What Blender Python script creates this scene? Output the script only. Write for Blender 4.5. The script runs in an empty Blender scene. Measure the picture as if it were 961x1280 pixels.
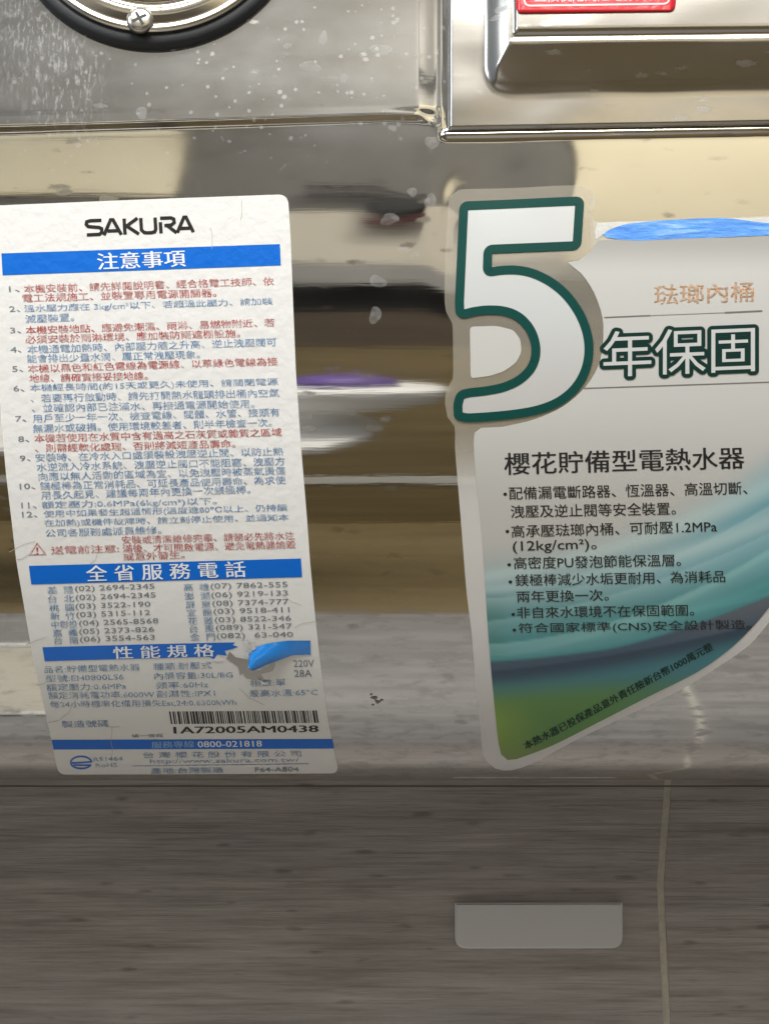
import bpy, bmesh, math, random
from mathutils import Vector, Matrix
from mathutils.noise import noise as pnoise
random.seed(7)
sc = bpy.context.scene
COL = sc.collection

# ------------------------------------------------------------------ camera
D, F = .55, 2200.0
PITCH = math.radians(8.7)
cam_d = bpy.data.cameras.new("camera"); cam = bpy.data.objects.new("camera", cam_d); COL.objects.link(cam)
cam.location = (0, -D, 0); cam.rotation_euler = (math.pi/2 + PITCH, 0, 0)
cam_d.sensor_fit = 'VERTICAL'; cam_d.sensor_height = 24; cam_d.lens = 24*F/1280
cam_d.clip_start = .02; cam_d.clip_end = 30
sc.camera = cam

# ------------------------------------------------------------------ world, lamps, exposure
w = bpy.data.worlds.new("World"); sc.world = w; w.use_nodes = True
bg = w.node_tree.nodes['Background']; bg.inputs[0].default_value = (.80, .88, 1, 1); bg.inputs[1].default_value = .36
def area(name, loc, target, sx, sy, power, col):
    l = bpy.data.lights.new(name, 'AREA'); l.shape = 'RECTANGLE'; l.size = sx; l.size_y = sy
    l.energy = power; l.color = col
    o = bpy.data.objects.new(name, l); COL.objects.link(o); o.location = loc
    o.rotation_euler = (Vector(target)-Vector(loc)).to_track_quat('-Z', 'Y').to_euler()
    return o
area("ceiling_lamp", (-.15, -.98, 1.36), (0, -.15, 0), .95, .5, 35, (1, .985, .955))
area("cool_side_light", (-1.6, -1.25, 1.1), (0, 0, .15), .6, .8, 14, (.86, .93, 1))  # cool area light from the left
area("door_fill_light", (.5, -1.15, 1.75), (.5, -2.0, .6), .6, .3, 34, (1, .95, .86))  # added to brighten the cream door and the opposite wall
sc.view_settings.view_transform = 'Standard'; sc.view_settings.look = 'None'
sc.view_settings.exposure = 0; sc.view_settings.gamma = 1
sc.cycles.max_bounces = 8; sc.cycles.glossy_bounces = 5; sc.cycles.transparent_max_bounces = 12

# ------------------------------------------------------------------ the tank surface: an elliptic cylinder along X
EA, EB = .095, .215
YC, ZC = EA, EB + .0005
WALL_Y = .25
def ray(px, py):
    x = (px-480.5)/F; u = (640-py)/F
    return Vector((x, math.cos(PITCH)-u*math.sin(PITCH), math.sin(PITCH)+u*math.cos(PITCH))).normalized()
def tank_hit(px, py):
    d = ray(px, py); oy = -D-YC; oz = -ZC
    A = (d.y/EA)**2+(d.z/EB)**2; B = 2*(oy*d.y/EA**2+oz*d.z/EB**2); C = (oy/EA)**2+(oz/EB)**2-1
    t = (-B-math.sqrt(max(0, B*B-4*A*C)))/2/A
    p = Vector((0, -D, 0))+d*t
    n = Vector((0, (p.y-YC)/EA**2, (p.z-ZC)/EB**2)).normalized()
    return p, n
def wall_hit(px, py, y=WALL_Y):
    d = ray(px, py); t = (y+D)/d.y
    return Vector((0, -D, 0))+d*t
def to_px(p):
    v = Vector(p)-Vector((0, -D, 0)); c, s = math.cos(PITCH), math.sin(PITCH)
    dep = v.y*c+v.z*s; up = -v.y*s+v.z*c
    return 480.5+F*v.x/dep, 640-F*up/dep
def sstep(a, b, x):
    t = min(1, max(0, (x-a)/(b-a))); return t*t*(3-2*t)
def seg_dist(px, py, pts):
    best = 1e9
    for (x0, y0), (x1, y1) in zip(pts, pts[1:]):
        dx, dy = x1-x0, y1-y0; L = dx*dx+dy*dy
        t = min(1, max(0, ((px-x0)*dx+(py-y0)*dy)/L))
        best = min(best, math.hypot(px-x0-t*dx, py-y0-t*dy))
    return best
RIDGE = [(-700, 176), (0, 160), (270, 152), (480, 145), (522, 146), (538, 150), (551, 160)]
SEAM = [(551, -400), (552, 158)]
LIP = [(556, 168), (1500, 152)]
def disp(px, py):
    h = 0.0
    if py < 260:
        if px < 600:
            d = seg_dist(px, py, RIDGE); fade = 1
            h += .0008*math.exp(-(d/5.0)**2)*(1-.85*sstep(515, 545, px))
            h += .0012*sstep(6, -9, py-(160-.031*px))*sstep(562, 520, px)
        if 520 < px < 590:
            h += .00045*math.exp(-((px-552)/4.5)**2)*sstep(168, 150, py)
        if px > 545:
            yl = 169-(px-556)*.017
            h += .0013*math.exp(-((py-yl)/4.5)**2)*sstep(546, 560, px)
    if px < 1100 and py < 420:
        # pressed dents where the panels meet
        for cx, cy, rx, ry, a in ((618, 222, 66, 46, -.0006), (548, 240, 34, 40, .00022), (700, 250, 60, 50, .0002), (520, 205, 30, 26, -.00018), (565, 300, 25, 70, -.0003)):
            h += a*math.exp(-((px-cx)/rx)**2-((py-cy)/ry)**2)
    n = pnoise(Vector((px*.003, py*.011, 1.3)))*.00007 + pnoise(Vector((px*.011, py*.022, 5.3)))*.000018*sstep(700, 100, py)
    return h+n*sstep(960, 820, py)
def surf(px, py, off=0.0):
    p, n = tank_hit(px, py)
    return p+n*(disp(px, py)+off)

# ------------------------------------------------------------------ object helpers
def tag(o, label=None, cat=None, group=None, kind=None):
    for k, v in (('label', label), ('category', cat), ('group', group), ('kind', kind)):
        if v: o[k] = v
    return o
def empty(name, loc, label, cat):
    o = bpy.data.objects.new(name, None); COL.objects.link(o); o.location = loc; o.empty_display_size = .02
    return tag(o, label, cat)
def world_loc(o):
    l = Vector((0, 0, 0))
    while o is not None: l += o.location; o = o.parent
    return l
def link(name, me, mat, parent=None, smooth=True):
    o = bpy.data.objects.new(name, me); COL.objects.link(o)
    if mat is not None and not me.materials: me.materials.append(mat)
    if parent is not None:
        o.parent = parent; o.location = -world_loc(parent)
    if smooth: me.polygons.foreach_set('use_smooth', [True]*len(me.polygons))
    return o
def from_bm(name, bm, mat, parent=None, smooth=True):
    me = bpy.data.meshes.new(name); bm.to_mesh(me); bm.free(); return link(name, me, mat, parent, smooth)
def from_data(name, vs, fs, mat, parent=None, smooth=True):
    me = bpy.data.meshes.new(name); me.from_pydata([tuple(v) for v in vs], [], fs); me.update()
    return link(name, me, mat, parent, smooth)
def set_col(o, fn):
    """vertex colour of the print, fn(px, py) -> rgba"""
    me = o.data; at = me.color_attributes.new('ink', 'FLOAT_COLOR', 'POINT')
    off = world_loc(o)
    buf = []
    for v in me.vertices:
        buf.extend(fn(*to_px(v.co+off)))
    at.data.foreach_set('color', buf)
def smooth_closed(pts, n=2):
    for _ in range(n):
        q = []
        for i in range(len(pts)):
            a, b = pts[i], pts[(i+1) % len(pts)]
            q += [(a[0]*.75+b[0]*.25, a[1]*.75+b[1]*.25), (a[0]*.25+b[0]*.75, a[1]*.25+b[1]*.75)]
        pts = q
    return pts
def rounded(pts, rad, seg=5):
    """polygon with corner radii; rad is one number or a list"""
    out = []; N = len(pts)
    for i in range(N):
        r = (rad[i] if i < len(rad) else 0) if isinstance(rad, (list, tuple)) else rad
        p = Vector(pts[i]).to_2d() if len(pts[i]) > 2 else Vector(pts[i]); a = Vector(pts[i-1])-p; b = Vector(pts[(i+1) % N])-p
        if r <= 0 or a.length < 1e-9 or b.length < 1e-9: out.append(tuple(p)); continue
        r = min(r, a.length*.5, b.length*.5); a = p+a.normalized()*r; b = p+b.normalized()*r
        for k in range(seg+1):
            t = k/seg; out.append(tuple(a*(1-t)**2+p*2*t*(1-t)+b*t*t))
    return out
def poly(name, pts, off, mat, parent, step=10, skirt=0.0, mapper=surf, xstep=None, colfn=None):
    """flat outline in label coordinates laid on the curved sheet, optional thickness"""
    from mathutils.geometry import delaunay_2d_cdt
    clean = [pts[0]]
    for p in pts[1:]:
        if math.dist(p, clean[-1]) > .05: clean.append(p)
    if math.dist(clean[0], clean[-1]) < .05: clean.pop()
    pts = resample(clean, max(step, 3), True); N0 = len(pts)
    ys = [p[1] for p in pts]; xs = [p[0] for p in pts]; xst = xstep or max(step*3, 12)
    grid = []
    y = math.floor(min(ys)/step)*step+step*.5
    while y < max(ys):
        x = math.floor(min(xs)/xst)*xst+xst*.5
        while x < max(xs): grid.append((x, y)); x += xst
        y += step
    r = delaunay_2d_cdt([Vector(p) for p in pts+grid], [], [list(range(N0))], 1, 1e-4)
    bm = bmesh.new()
    used = sorted({i for f in r[2] for i in f}); ix = {}
    for i in used: ix[i] = bm.verts.new((r[0][i].x, r[0][i].y, 0))
    for f in r[2]: bm.faces.new([ix[i] for i in f])
    bmesh.ops.recalc_face_normals(bm, faces=bm.faces[:])
    top = bm.verts[:]
    topf = bm.faces[:]
    sk = []
    if skirt:
        be = [e for e in bm.edges if len(e.link_faces) == 1]
        r = bmesh.ops.extrude_edge_only(bm, edges=be)
        sk = [v for v in r['geom'] if isinstance(v, bmesh.types.BMVert)]
    skset = set(sk)
    qpx = [(v.co.x, v.co.y) for v in bm.verts]
    for v in bm.verts:
        v.co = mapper(v.co.x, v.co.y, off-(skirt if v in skset else 0))
    # face orientation towards the camera
    s = sum((f.normal.y if (f.normal_update() or True) else 0)*f.calc_area() for f in topf)
    if s > 0: bmesh.ops.reverse_faces(bm, faces=bm.faces[:])
    tf = set(topf)
    for f in bm.faces: f.smooth = f in tf
    o = from_bm(name, bm, mat, parent, smooth=False)
    if mapper is surf: o.data.polygons.foreach_set('use_smooth', [True]*len(o.data.polygons)); set_normals(o.data, qpx)
    if colfn: set_col(o, colfn)
    return o
def stroke_quads(pts, wd, closed=False):
    P = [Vector(p) for p in pts]; N = len(P); L = []; R = []
    for i in range(N):
        a = P[i-1] if (i > 0 or closed) else P[i]; b = P[(i+1) % N] if (i < N-1 or closed) else P[i]
        d0 = (P[i]-a); d1 = (b-P[i])
        d0 = d0.normalized() if d0.length > 1e-9 else d1.normalized(); d1 = d1.normalized() if d1.length > 1e-9 else d0
        n0 = Vector((-d0.y, d0.x)); n1 = Vector((-d1.y, d1.x)); m = (n0+n1)
        m = m.normalized() if m.length > 1e-6 else n0
        k = min(2.0, 1/max(.3, m.dot(n0)))
        L.append(P[i]+m*wd/2*k); R.append(P[i]-m*wd/2*k)
    return L, R
def resample(pts, step, closed=False):
    out = []; n = len(pts)
    for i in range(n if closed else n-1):
        a = Vector(pts[i]); b = Vector(pts[(i+1) % n]); m = max(1, int((b-a).length/step))
        out += [tuple(a.lerp(b, k/m)) for k in range(m)]
    if not closed: out.append(tuple(pts[-1]))
    return out
def stroke_geo(pts, wd, off, closed=False, step=8, mapper=surf):
    pts = resample(pts, step, closed); L, R = stroke_quads(pts, wd, closed); n = len(pts)
    vs = [mapper(p.x, p.y, off) for p in L]+[mapper(p.x, p.y, off) for p in R]
    fs = [(i, (i+1) % n, n+(i+1) % n, n+i) for i in range(n if closed else n-1)]
    return vs, fs, [(p.x, p.y) for p in L+R]
def strokes(name, lines, wd, off, mat, parent, closed=False, step=8, mapper=surf):
    V, Fc, Q = [], [], []
    for pts in lines:
        vs, fs, qq = stroke_geo(pts, wd, off, closed, step, mapper); b = len(V); Q += qq
        V += vs; Fc += [tuple(i+b for i in f) for f in fs]
    o = from_data(name, V, Fc, mat, parent)
    if mapper is surf: set_normals(o.data, Q)
    return o
def sheet_normal(px, py, fine=True):
    if not fine: return tank_hit(px, py)[1]
    e = 1.5
    n = (surf(px+e, py)-surf(px-e, py)).cross(surf(px, py-e)-surf(px, py+e)).normalized()
    return n if n.y < 0 else -n
def set_normals(me, q, fine=True):
    me.normals_split_custom_set_from_vertices([tuple(sheet_normal(x, y, fine)) for x, y in q])
# --- lettering: text outlines laid on the sheet
TXT = []
def text(body, xl, yl, xr, yr, h, mat, parent, off, bold=0.0, shear=.085, name='text_line', mapper=None, rag=0):
    TXT.append((body, xl, yl, xr, yr, h, mat, parent, off, bold, shear, name, mapper, rag))
def flush_text():
    objs = []
    for t in TXT:
        c = bpy.data.curves.new("lettering", 'FONT'); c.body = t[0]; c.resolution_u = 2
        o = bpy.data.objects.new("lettering", c); COL.objects.link(o); objs.append(o)
    dg = bpy.context.evaluated_depsgraph_get(); dg.update()
    for o, t in zip(objs, TXT):
        me = bpy.data.meshes.new_from_object(o.evaluated_get(dg))
        body, xl, yl, xr, yr, h, mat, parent, off, bold, shear, name, mapper, rag = t
        co = [v.co.copy() for v in me.vertices]
        x0 = min(v.x for v in co); x1 = max(v.x for v in co); y0 = min(v.y for v in co); y1 = max(v.y for v in co)
        ym = (y0+y1)/2; W = x1-x0; H = y1-y0
        mp = mapper or surf
        mp = mapper or surf
        if bold:
            K = [(0, 0)]+[(math.cos(a), math.sin(a)) for a in ([0, math.pi] if bold < .03 else [i*math.pi/8 for i in range(16)])]
        else: K = [(0, 0)]
        nv = len(co); fs0 = [tuple(p.vertices) for p in me.polygons]
        bpy.data.meshes.remove(me)
        V, Fc, QT = [], [], []
        for k, (kx, ky) in enumerate(K):
            for c in co:
                u = (c.x+kx*bold-x0)/W; q = (c.y+ky*bold-ym)/H
                if callable(rag): X, Y = rag(u, q)
                else:
                    dy = -q*h; X = xl+(xr-xl)*u+dy*shear; Y = yl+(yr-yl)*u+dy
                V.append(mp(X, Y, off+k*.000006)); QT.append((X, Y))
            Fc += [tuple(i+k*nv for i in f) for f in fs0]
        to = from_data(name, V, Fc, mat, parent)
        if mapper is None: set_normals(to.data, QT, False)
    for o in objs:
        c = o.data; bpy.data.objects.remove(o); bpy.data.curves.remove(c)
    TXT.clear()

# ------------------------------------------------------------------ materials
class NT:
    def __init__(s, name):
        s.m = bpy.data.materials.new(name); s.m.use_nodes = True; s.t = s.m.node_tree; s.t.nodes.clear()
        s.out = s.n('ShaderNodeOutputMaterial'); s.b = s.n('ShaderNodeBsdfPrincipled'); s.l(s.b.outputs[0], s.out.inputs[0])
        s.tc = s.n('ShaderNodeTexCoord')
    def n(s, k, **kw):
        o = s.t.nodes.new(k)
        for a, v in kw.items(): setattr(o, a, v)
        return o
    def l(s, a, b): s.t.links.new(a, b)
    def mapping(s, scale, loc=(0, 0, 0)):
        m = s.n('ShaderNodeMapping'); m.inputs['Scale'].default_value = scale; m.inputs['Location'].default_value = loc
        s.l(s.tc.outputs['Object'], m.inputs[0]); return m.outputs[0]
    def noise(s, vec, scale=1, detail=3, rough=.5):
        n = s.n('ShaderNodeTexNoise'); n.inputs['Scale'].default_value = scale; n.inputs['Detail'].default_value = detail
        n.inputs['Roughness'].default_value = rough; s.l(vec, n.inputs['Vector']); return n.outputs[0]
    def voro(s, vec, scale=1, rnd=1.0):
        n = s.n('ShaderNodeTexVoronoi'); n.inputs['Scale'].default_value = scale; n.inputs['Randomness'].default_value = rnd; s.l(vec, n.inputs['Vector']); return n
    def ramp(s, f, stops):
        r = s.n('ShaderNodeValToRGB'); el = r.color_ramp.elements
        while len(el) < len(stops): el.new(.5)
        for e, (p, c) in zip(el, stops):
            e.position = p; e.color = (c, c, c, 1) if isinstance(c, (int, float)) else (*c, 1)
        s.l(f, r.inputs[0]); return r.outputs[0]
    def math(s, op, a, b=None, clamp=False):
        m = s.n('ShaderNodeMath', operation=op, use_clamp=clamp)
        for i, v in enumerate((a, b)):
            if v is None: continue
            if isinstance(v, (int, float)): m.inputs[i].default_value = v
            else: s.l(v, m.inputs[i])
        return m.outputs[0]
    def mix(s, f, a, b):
        m = s.n('ShaderNodeMix', data_type='RGBA')
        for i, v in ((0, f), (6, a), (7, b)):
            if isinstance(v, (int, float)): m.inputs[i].default_value = v
            elif isinstance(v, tuple): m.inputs[i].default_value = (*v, 1)
            else: s.l(v, m.inputs[i])
        return m.outputs[2]
    def bump(s, h, strength=1, dist=.001, normal=None):
        b = s.n('ShaderNodeBump'); b.inputs['Strength'].default_value = strength; b.inputs['Distance'].default_value = dist
        s.l(h, b.inputs['Height'])
        if normal is not None: s.l(normal, b.inputs['Normal'])
        return b.outputs[0]
    def set(s, **kw):
        for k, v in kw.items():
            i = s.b.inputs[k.replace('_', ' ')]
            if isinstance(v, (int, float)): i.default_value = v
            elif isinstance(v, tuple): i.default_value = (*v, 1) if len(v) == 3 else v
            else: s.l(v, i)
        return s
def lin(r, g, b):
    return tuple(((c/255+.055)/1.055)**2.4 if c/255 > .04045 else c/255/12.92 for c in (r, g, b))

def steel(name, base=(.60, .585, .555), rough=.06, spots=True, dust=False, brush=1.0):
    s = NT(name)
    sm = s.noise(s.mapping((9, 9, 16)), 1, 5, .6)                      # smudges
    fine = s.noise(s.mapping((40, 300, 1100)), 1, 3, .6)                # long rolling marks of the sheet
    col = s.mix(s.math('MULTIPLY', s.ramp(sm, ((.35, 0), (.75, 1))), .35), base, tuple(c*.80 for c in base))
    ro = s.math('ADD', s.math('MULTIPLY', s.ramp(sm, ((.4, 0), (.8, 1))), .09), rough)
    dep = None
    if spots:                                                        # dried water marks, grey and ring shaped
        v1 = s.voro(s.mapping((70, 130, 210)), 1); n1 = s.noise(s.mapping((260, 260, 420)), 1, 3, .6)
        d = s.math('ADD', v1.outputs[0], s.math('MULTIPLY', s.math('SUBTRACT', n1, .5), .55))
        spot = s.ramp(d, ((.10, 1), (.22, .25), (.26, 0)))
        sel = s.ramp(s.noise(s.mapping((26, 26, 50)), 1, 2, .5), ((.46, 0), (.60, 1)))
        spot = s.math('MULTIPLY', spot, sel)
        sz_ = s.n('ShaderNodeSeparateXYZ'); s.l(s.tc.outputs['Object'], sz_.inputs[0])
        low = s.ramp(s.math('MULTIPLY', sz_.outputs[2], 8), ((.10, 1), (.75, 0)))
        st = s.ramp(s.noise(s.mapping((110, 160, 420), (7, 2, 1)), 1, 5, .65), ((.50, 0), (.64, 1)))
        spot = s.math('ADD', spot, s.math('MULTIPLY', s.math('MULTIPLY', st, low), .75), True)
        col = s.mix(s.math('MULTIPLY', spot, .42), col, (.20, .19, .18))
        ro = s.math('ADD', ro, s.math('MULTIPLY', spot, .18))
    s.set(Metallic=1.0, Roughness=ro, Base_Color=col)
    nb = s.bump(fine, .09*brush, .00004)
    s.set(Normal=nb)
    if dust:
        # chalky scale: specks over the top left panel and a wiped streak
        def blob(x, z, rx, rz, a=1.0):
            mp = s.n('ShaderNodeMapping'); mp.vector_type = 'POINT'
            sub = s.n('ShaderNodeVectorMath', operation='SUBTRACT'); s.l(s.tc.outputs['Object'], sub.inputs[0]); sub.inputs[1].default_value = (x, 0, z)
            dv = s.n('ShaderNodeVectorMath', operation='MULTIPLY'); s.l(sub.outputs[0], dv.inputs[0]); dv.inputs[1].default_value = (1/rx, 0, 1/rz)
            ln = s.n('ShaderNodeVectorMath', operation='LENGTH'); s.l(dv.outputs[0], ln.inputs[0])
            return s.math('MULTIPLY', s.ramp(ln.outputs['Value'], ((.1, 1), (1, 0))), a)
        sp = s.voro(s.mapping((330, 330, 330)), 1)
        sz = s.noise(s.mapping((120, 120, 120), (4, 0, 0)), 1, 3, .6)
        speck = s.ramp(s.math('SUBTRACT', sp.outputs[0], s.math('MULTIPLY', s.math('SUBTRACT', sz, .48), 1.1)), ((.06, 1), (.16, 0)))
        streak = s.ramp(s.noise(s.mapping((900, 300, 260), (0, 0, 3)), 1, 4, .7), ((.50, 0), (.66, 1)))
        reg = s.math('ADD', blob(-.02, .235, .075, .04, .9), blob(-.085, .235, .10, .05, .5), True)
        m1 = s.math('MULTIPLY', speck, reg)
        m2 = s.math('MULTIPLY', streak, s.math('ADD', blob(-.112, .245, .028, .035, .9), blob(-.102, .222, .016, .022, .8), True))
        hz = s.math('MULTIPLY', s.ramp(s.noise(s.mapping((20, 20, 40)), 1, 4, .6), ((.35, 0), (.8, 1))), s.math('MULTIPLY', reg, .30))
        dep = s.math('ADD', s.math('ADD', s.math('MULTIPLY', m1, .35), s.math('MULTIPLY', m2, .30)), hz, True)
        df = s.n('ShaderNodeBsdfDiffuse'); df.inputs[0].default_value = (.72, .74, .75, 1)
        mx = s.n('ShaderNodeMixShader'); s.l(dep, mx.inputs[0]); s.l(s.b.outputs[0], mx.inputs[1]); s.l(df.outputs[0], mx.inputs[2])
        s.l(mx.outputs[0], s.out.inputs[0])
    return s.m

def plain(name, col, rough=.5, metal=0.0, spec=.5, bump=0, bscale=400, coat=0, **kw):
    s = NT(name); s.set(Base_Color=col, Roughness=rough, Metallic=metal); s.b.inputs['Specular IOR Level'].default_value = spec
    if coat: s.set(Coat_Weight=coat, Coat_Roughness=.08)
    if bump:
        s.set(Normal=s.bump(s.noise(s.mapping((bscale,)*3), 1, 3, .6), 1, bump))
    return s.m
def vinyl(name, col, rough=.32, wear=0.0, wearcol=(.8, .8, .78)):
    """print or film of the caution sticker: shares one relief of bubbles and fine wrinkles"""
    s = NT(name)
    n1 = s.noise(s.mapping((300, 300, 300)), 1, 2, .5); n2 = s.noise(s.mapping((90, 60, 40)), 1, 3, .55)
    zz = s.n('ShaderNodeSeparateXYZ'); s.l(s.tc.outputs['Object'], zz.inputs[0])
    up = s.ramp(s.math('MULTIPLY', zz.outputs[2], 5), ((.15, .12), (.62, 1)))      # bubbles mostly in the upper half
    bl = s.ramp(s.voro(s.mapping((150, 150, 190)), 1).outputs[0], ((.0, 1), (.38, 0)))
    h = s.math('MULTIPLY', s.math('ADD', s.math('ADD', n1, s.math('MULTIPLY', bl, .35)), s.math('MULTIPLY', n2, .8)), up)
    c = col
    if wear:
        c = s.mix(s.math('MULTIPLY', s.ramp(s.noise(s.mapping((700, 700, 700), (3, 3, 3)), 1, 4, .7), ((.42, 0), (.62, 1))), wear), col, wearcol)
    s.set(Base_Color=c, Roughness=rough, Normal=s.bump(h, .6, .00042)); s.b.inputs['Specular IOR Level'].default_value = .45
    return s.m
def inked(name, rough=.35, metal=0.0, film=False, coat=.3):
    s = NT(name); a = s.n('ShaderNodeAttribute'); a.attribute_name = 'ink'
    s.set(Base_Color=a.outputs['Color'], Roughness=rough, Metallic=metal, Coat_Weight=coat, Coat_Roughness=.12)
    nb = s.bump(s.noise(s.mapping((60, 60, 35)), 1, 2, .5), .25, .0004); s.set(Normal=nb)
    if film:
        tr = s.n('ShaderNodeBsdfTransparent'); mx = s.n('ShaderNodeMixShader')
        s.l(a.outputs['Alpha'], mx.inputs[0]); s.l(tr.outputs[0], mx.inputs[1]); s.l(s.b.outputs[0], mx.inputs[2]); s.l(mx.outputs[0], s.out.inputs[0])
    return s.m

M_SHELL = steel('stainless_shell', base=(.57, .555, .52), rough=.028, dust=True)
M_COVER = steel('stainless_cover', base=(.43, .41, .375), rough=.21)
M_BEZEL = steel('polished_bezel', base=(.66, .62, .54), rough=.14, spots=False)
M_SCREW = steel('screw_metal', base=(.50, .47, .42), rough=.25, spots=False)
M_RUBBER = plain('black_rubber', (.010, .012, .015), .55, bump=.0001)
M_DIAL = plain('dial_face', (.14, .125, .11), .3, bump=.00005)
M_PAPER = vinyl('white_vinyl', (.735, .735, .715), .25)
M_BLACK = vinyl('black_ink', (.014, .014, .013), .35)
M_BLUE = vinyl('blue_ink', (.0, .135, .60), .3)
M_WHITE = vinyl('white_print', (.80, .83, .86), .35)
M_PALEBLUE = vinyl('pale_blue_print', (.25, .45, .72), .35)
M_RED = vinyl('red_ink', (.42, .062, .062), .4, wear=.55)
M_BTXT = vinyl('blue_text_ink', (.095, .22, .42), .4, wear=.55)
M_GREY = vinyl('grey_text_ink', (.14, .17, .21), .4, wear=.2)
M_CRACK = plain('crack_dirt', (.42, .38, .32), .8)
M_GREEN = plain('deep_green_ink', (.0, .055, .047), .4, spec=.3, coat=.15)
M_DGREEN = plain('dark_green_ink', (.002, .028, .023), .4, spec=.3, coat=.1)
M_INK = plain('label_black_ink', (.012, .014, .016), .35, coat=.2)
M_COPPER = plain('copper_foil', (.95, .66, .50), .30, .9, bump=.00018, bscale=700)
M_FIVE = inked('five_fill', .30, .28, coat=.3)
M_PANEL = inked('silver_panel', .40, .22, coat=.6)
M_FILM = inked('clear_film', .22, 0, film=True, coat=.5)
M_WHITEGLOSS = plain('white_glyph', (.62, .63, .63), .35, .2, coat=.3)
M_LINE = plain('line_ink', (.16, .15, .14), .4)
M_BLUEFOIL = None
M_REDST = plain('red_sticker', (.62, .012, .025), .25, coat=.6, bump=.0002)
M_REDPR = plain('red_sticker_print', (.80, .55, .55), .4, coat=.4)
M_PLATE = plain('pale_plastic', (.74, .75, .77), .4, bump=.00006)

# ================================================================== SETTING
def tile_mat():
    s = NT('wood_grain_tile')
    oi = s.n('ShaderNodeObjectInfo')
    g1 = s.noise(s.mapping((14, 14, 150)), 1, 6, .68); g2 = s.noise(s.mapping((22, 22, 700), (1, 2, 3)), 1, 4, .6); g3 = s.noise(s.mapping((12, 12, 45)), 1, 4, .6)
    c = s.ramp(g1, ((.28, (.26, .23, .22)), (.50, (.43, .395, .38)), (.72, (.60, .56, .54))))
    c = s.mix(s.math('MULTIPLY', s.ramp(g2, ((.3, 1), (.52, 0))), .55), c, (.20, .165, .15))
    c = s.mix(s.math('MULTIPLY', s.ramp(g3, ((.35, 0), (.7, 1))), .45), c, (.40, .40, .39))
    v = s.voro(s.mapping((38, 38, 150)), 1); nn = s.noise(s.mapping((90, 90, 400)), 1, 2, .5)
    k = s.math('MULTIPLY', s.ramp(s.math('ADD', v.outputs[0], s.math('MULTIPLY', nn, .5)), ((.26, 1), (.42, 0))), .5)
    c = s.mix(k, c, (.11, .085, .07))
    s.set(Base_Color=c, Roughness=.55, Normal=s.bump(s.math('ADD', g1, g2), .7, .0006))
    return s.m
M_TILE = tile_mat()
def grout_mat():
    s = NT('cream_grout'); n = s.noise(s.mapping((300, 300, 300)), 1, 4, .6)
    s.set(Base_Color=s.ramp(n, ((.3, (.66, .64, .57)), (.7, (.84, .82, .75)))), Roughness=.85, Normal=s.bump(n, .6, .0004)); return s.m
M_GROUT = grout_mat()

def prism(name, quad, y_front, thick, mat, parent=None, bevel=.0008, seg=2):
    """quad in (x, z), standing upright with its face at y_front"""
    bm = bmesh.new()
    f = bm.faces.new([bm.verts.new((x, y_front, z)) for x, z in quad])
    r = bmesh.ops.extrude_face_region(bm, geom=[f])
    bmesh.ops.translate(bm, verts=[v for v in r['geom'] if isinstance(v, bmesh.types.BMVert)], vec=(0, thick, 0))
    bmesh.ops.recalc_face_normals(bm, faces=bm.faces[:])
    if bevel:
        es = [e for e in bm.edges if all(abs(v.co.y-y_front) < 1e-6 for v in e.verts)]
        bmesh.ops.bevel(bm, geom=es, offset=bevel, segments=seg, affect='EDGES', profile=.6)
    return from_bm(name, bm, mat, parent, smooth=False)
def box(name, x0, x1, y0, y1, z0, z1, mat, parent=None, bevel=0):
    bm = bmesh.new(); bmesh.ops.create_cube(bm, size=1)
    for v in bm.verts:
        v.co = Vector(((x0+x1)/2+v.co.x*(x1-x0), (y0+y1)/2+v.co.y*(y1-y0), (z0+z1)/2+v.co.z*(z1-z0)))
    if bevel: bmesh.ops.bevel(bm, geom=bm.edges[:], offset=bevel, segments=3, affect='EDGES')
    return from_bm(name, bm, mat, parent, smooth=False)

# wall behind the heater: mortar bed with tiles standing 1.5 mm proud of the joints
bed = box('tile_wall', -2.2, 2.2, WALL_Y+.0015, WALL_Y+.03, -1.02, 1.6, M_GROUT); tag(bed, kind='structure')
gA, gB, gC = wall_hit(836, 960), wall_hit(825, 1106), wall_hit(834, 1290)
gw = .0017
zs = gB.z
slopeU = (gA.x-gB.x)/(gA.z-gB.z); slopeL = (gC.x-gB.x)/(gC.z-gB.z)
TW = .90; g = .0006
KN = [(1.6, gB.x+slopeU*.05), (zs+.05, gB.x+slopeU*.05), (zs, gB.x), (-.112, gB.x+slopeL*(-.112-zs)), (-.2, .152), (-.34, .172), (-1.0, .290)]
def joint(z):
    for (z1, x1), (z0, x0) in zip(KN, KN[1:]):
        if z0 <= z <= z1: return x0+(x1-x0)*(z-z0)/(z1-z0)
    return KN[-1][1]
rows_z = [-1.0, -.46, .14, .74, 1.34]
for r in range(4):
    z0, z1 = rows_z[r]+g, rows_z[r+1]-g
    zk = [z0]+sorted(z for z, _ in KN if z0 < z < z1)+[z1]
    for c in range(-3, 2):
        left = [(joint(z)+TW*c+gw, z) for z in zk]; right = [(joint(z)+TW*(c+1)-gw, z) for z in zk]
        prism('tile', left+right[::-1], WALL_Y, .004, M_TILE, bed, 0)
def floor_mat(name, ca, cb, sc_=(6, 6, 6)):
    s = NT(name); n = s.noise(s.mapping(sc_), 1, 6, .65); s.set(Base_Color=s.ramp(n, ((.3, ca), (.7, cb))), Roughness=.45); return s.m
M_STONE = floor_mat('pale_stone_floor', (.20, .193, .19), (.40, .39, .385), (5, 14, 5))
M_TANWOOD = floor_mat('tan_wood', (.165, .125, .065), (.29, .225, .115), (2, 30, 30))
M_DKWOOD = floor_mat('brown_wood', (.07, .052, .038), (.12, .092, .064), (2, 30, 30))
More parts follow.
